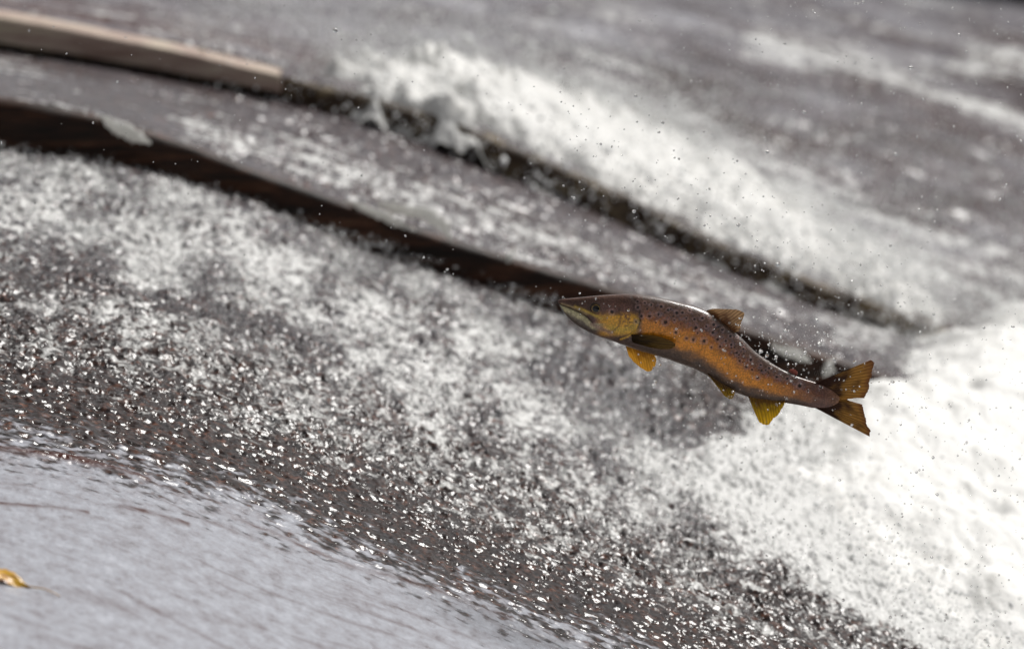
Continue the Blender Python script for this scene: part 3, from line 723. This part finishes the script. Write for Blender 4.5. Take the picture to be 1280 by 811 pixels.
fin('tail_fin', [(1016, 480), (1018, 494), (1012, 506)],
    [(1089, 449.5), (1092.5, 453), (1090.5, 464), (1087, 477), (1084.5, 489), (1080, 497.4), (1072, 497.2), (1059, 498.6), (1059, 499.6), (1068, 502.6), (1078, 505.5), (1079.5, 514), (1082, 523), (1083.5, 532), (1088, 538), (1087, 545.5)],
    0.0, 0.004, (0.055, 0.024, 0.018), (0.50, 0.29, 0.08), 30, 11, 0.9, 0.005, 0.55, na=420, bow=0.004, edgec=(0.22, 0.09, 0.05), b0=0.36)
fin('dorsal_fin', [(881, 388.5), (893, 397), (905, 406), (917, 416)], [(890, 386), (905, 386), (918, 386.5), (927, 388.5), (930, 392), (927, 402), (924.5, 413.5)],
    0.0, -0.004, (0.16, 0.08, 0.04), (0.55, 0.38, 0.22), 12, 12, 0.9, 0.0024, 0.7, bow=-0.004)
fin('anal_fin', [(934, 493), (950, 497), (966, 499), (981, 501)], [(944, 517), (949, 527), (955, 531.5), (961, 529.5), (969, 521), (975, 514), (981, 504)],
    -0.004, -0.012, (0.30, 0.15, 0.03), (0.95, 0.66, 0.04), 12, 13, 1.0, 0.0022, 0.6)
fin('pelvic_fin', [(884, 467), (896, 475), (908, 482), (919, 487)], [(899, 486), (905, 494), (911, 498), (916, 497), (918.5, 491)],
    -0.013, -0.022, (0.22, 0.12, 0.04), (0.70, 0.46, 0.04), 9, 14, 0.7, 0.002, 0.6)
fin('pelvic_fin', [(888, 468), (899, 475), (910, 481), (919, 485)], [(901, 482), (907, 488), (912, 491), (917, 490), (919, 487)],
    0.013, 0.022, (0.22, 0.12, 0.04), (0.70, 0.46, 0.04), 9, 15, 0.7, 0.002, 0.6)
ynear = float(body_depth(800, 425))
fin('pectoral_fin', [(789, 418), (789.5, 422), (790.5, 428)], [(815, 418.6), (828, 421.5), (838, 425.5), (844.5, 429.5), (843, 433.5), (836, 436.2), (826, 436.4), (812, 434)],
    ynear + 0.000, ynear - 0.012, (0.075, 0.045, 0.02), (0.30, 0.18, 0.04), 11, 16, 0.6, 0.003, 0.5, bow=-0.003)
fin('pectoral_fin', [(781, 429), (793, 434), (805, 438), (817, 441)], [(786, 445), (792, 452), (800, 459), (809, 464), (814, 463), (819, 458), (820.5, 449)],
    0.010, 0.022, (0.36, 0.18, 0.02), (0.75, 0.45, 0.07), 12, 17, 0.8, 0.0022, 0.45)
fin('adipose_fin', [(985, 464), (990, 467), (995, 469.5)], [(988, 461), (991.5, 460.8), (995, 462.2), (997, 465), (996.5, 468)],
    0.0, 0.0, (0.22, 0.08, 0.06), (0.40, 0.16, 0.13), 5, 18, 0.4, 0.003, 0.2)

# ------------------------------------------------------------------ drops in the air round the fish
DV, DF = sub_ico(2)
def droplet_mesh(i, R):
    r_ = np.random.default_rng(900 + i)
    v = DV * np.exp(r_.normal(size=3) * 0.14) * (1 + 0.10 * fbm(DV[:, 0] * 1.5 + i, DV[:, 1] * 1.5 + DV[:, 2], 900 + i, 2))[:, None]
    me = bpy.data.meshes.new('water_droplet'); me.from_pydata((v * R).tolist(), [], DF.tolist())
    me.polygons.foreach_set('use_smooth', np.ones(len(DF), dtype=bool)); me.materials.append(CLEAR); return me
protos = [droplet_mesh(i, 0.001) for i in range(8)]
named = [  # (u, v, radius in photo px, depth y)
    ((825, 456, 1.8), 0), ((819, 476.5, 2.2), 0), ((767, 352, 1.6), 0), ((703.5, 371, 1.3), 0)]
ZONES = [
    ('clear water droplet flung up above the back between dorsal fin and tail', 'droplets above the trout back', 34, lambda: (rng.normal(985, 34), rng.normal(428, 22))),
    ('clear water droplet falling below the trout belly', 'droplets below the trout belly', 26, lambda: (rng.uniform(790, 960), rng.uniform(450, 560) + 0)),
    ('tiny clear droplet in front of the white foam bank', 'droplets before the white foam', 30, lambda: (rng.uniform(1050, 1275), rng.uniform(400, 800))),
    ('tiny clear droplet flying in front of the white waterfall', 'droplets before the waterfall', 26, lambda: (rng.uniform(840, 1270), rng.uniform(5, 350))),
]
dup = []
for label, grp, n, f in ZONES:
    for _ in range(n):
        u_, v_ = f(); yy_ = rng.normal() * 0.10
        rpx = min(2.4, max(0.9, rng.lognormal(0.15, 0.35)))
        dup.append((u_, v_, rpx, yy_, label, grp))
for ((u_, v_, rpx), yy_) in named:
    dup.append((u_, v_, rpx, yy_ - 0.03, 'single clear round droplet close to the trout', 'round droplets close to the trout'))
for i, (u_, v_, rpx, yy_, label, grp) in enumerate(dup):
    # keep them off the fish itself
    o = bpy.data.objects.new('water_droplet', protos[i % len(protos)]); sc.collection.objects.link(o)
    x_, z_ = at(u_, v_, yy_); s = rpx * 1.41
    if np.min((FU - u_) ** 2 + (FV - v_) ** 2) < 60 and abs(yy_) < 0.05:
        yy_ = -0.09; x_, z_ = at(u_, v_, yy_)
    o.location = (float(x_), yy_, float(z_)); o.scale = (s, s, s * rng.uniform(0.85, 1.3)); o.rotation_euler = tuple(rng.uniform(0, 6, 3))
    tag(o, label, 'droplet', grp)
# the finest ones
n = 4200
uu = np.r_[rng.uniform(-100, 1400, n // 3), rng.normal(990, 60, n // 9), rng.uniform(700, 1400, n - n // 3 - n // 9)]
vv = np.r_[rng.uniform(-60, 860, n // 3), rng.normal(440, 40, n // 9), rng.uniform(-50, 850, n - n // 3 - n // 9)]
y_ = rng.normal(size=n) * 0.25 - 0.05
x_, z_ = at(uu, vv, y_)
ok = z_ > base_z(x_, y_) + 0.01
P = np.stack([x_, y_, z_], -1)[ok]
o = drops_mesh('water_spray', P, 0.00092 * np.exp(rng.normal(size=len(P)) * 0.42), CLEAR, 0.4, sub_ico(1))
tag(o, 'finest droplets hanging in the air all round the leaping trout', 'spray', kind='stuff')
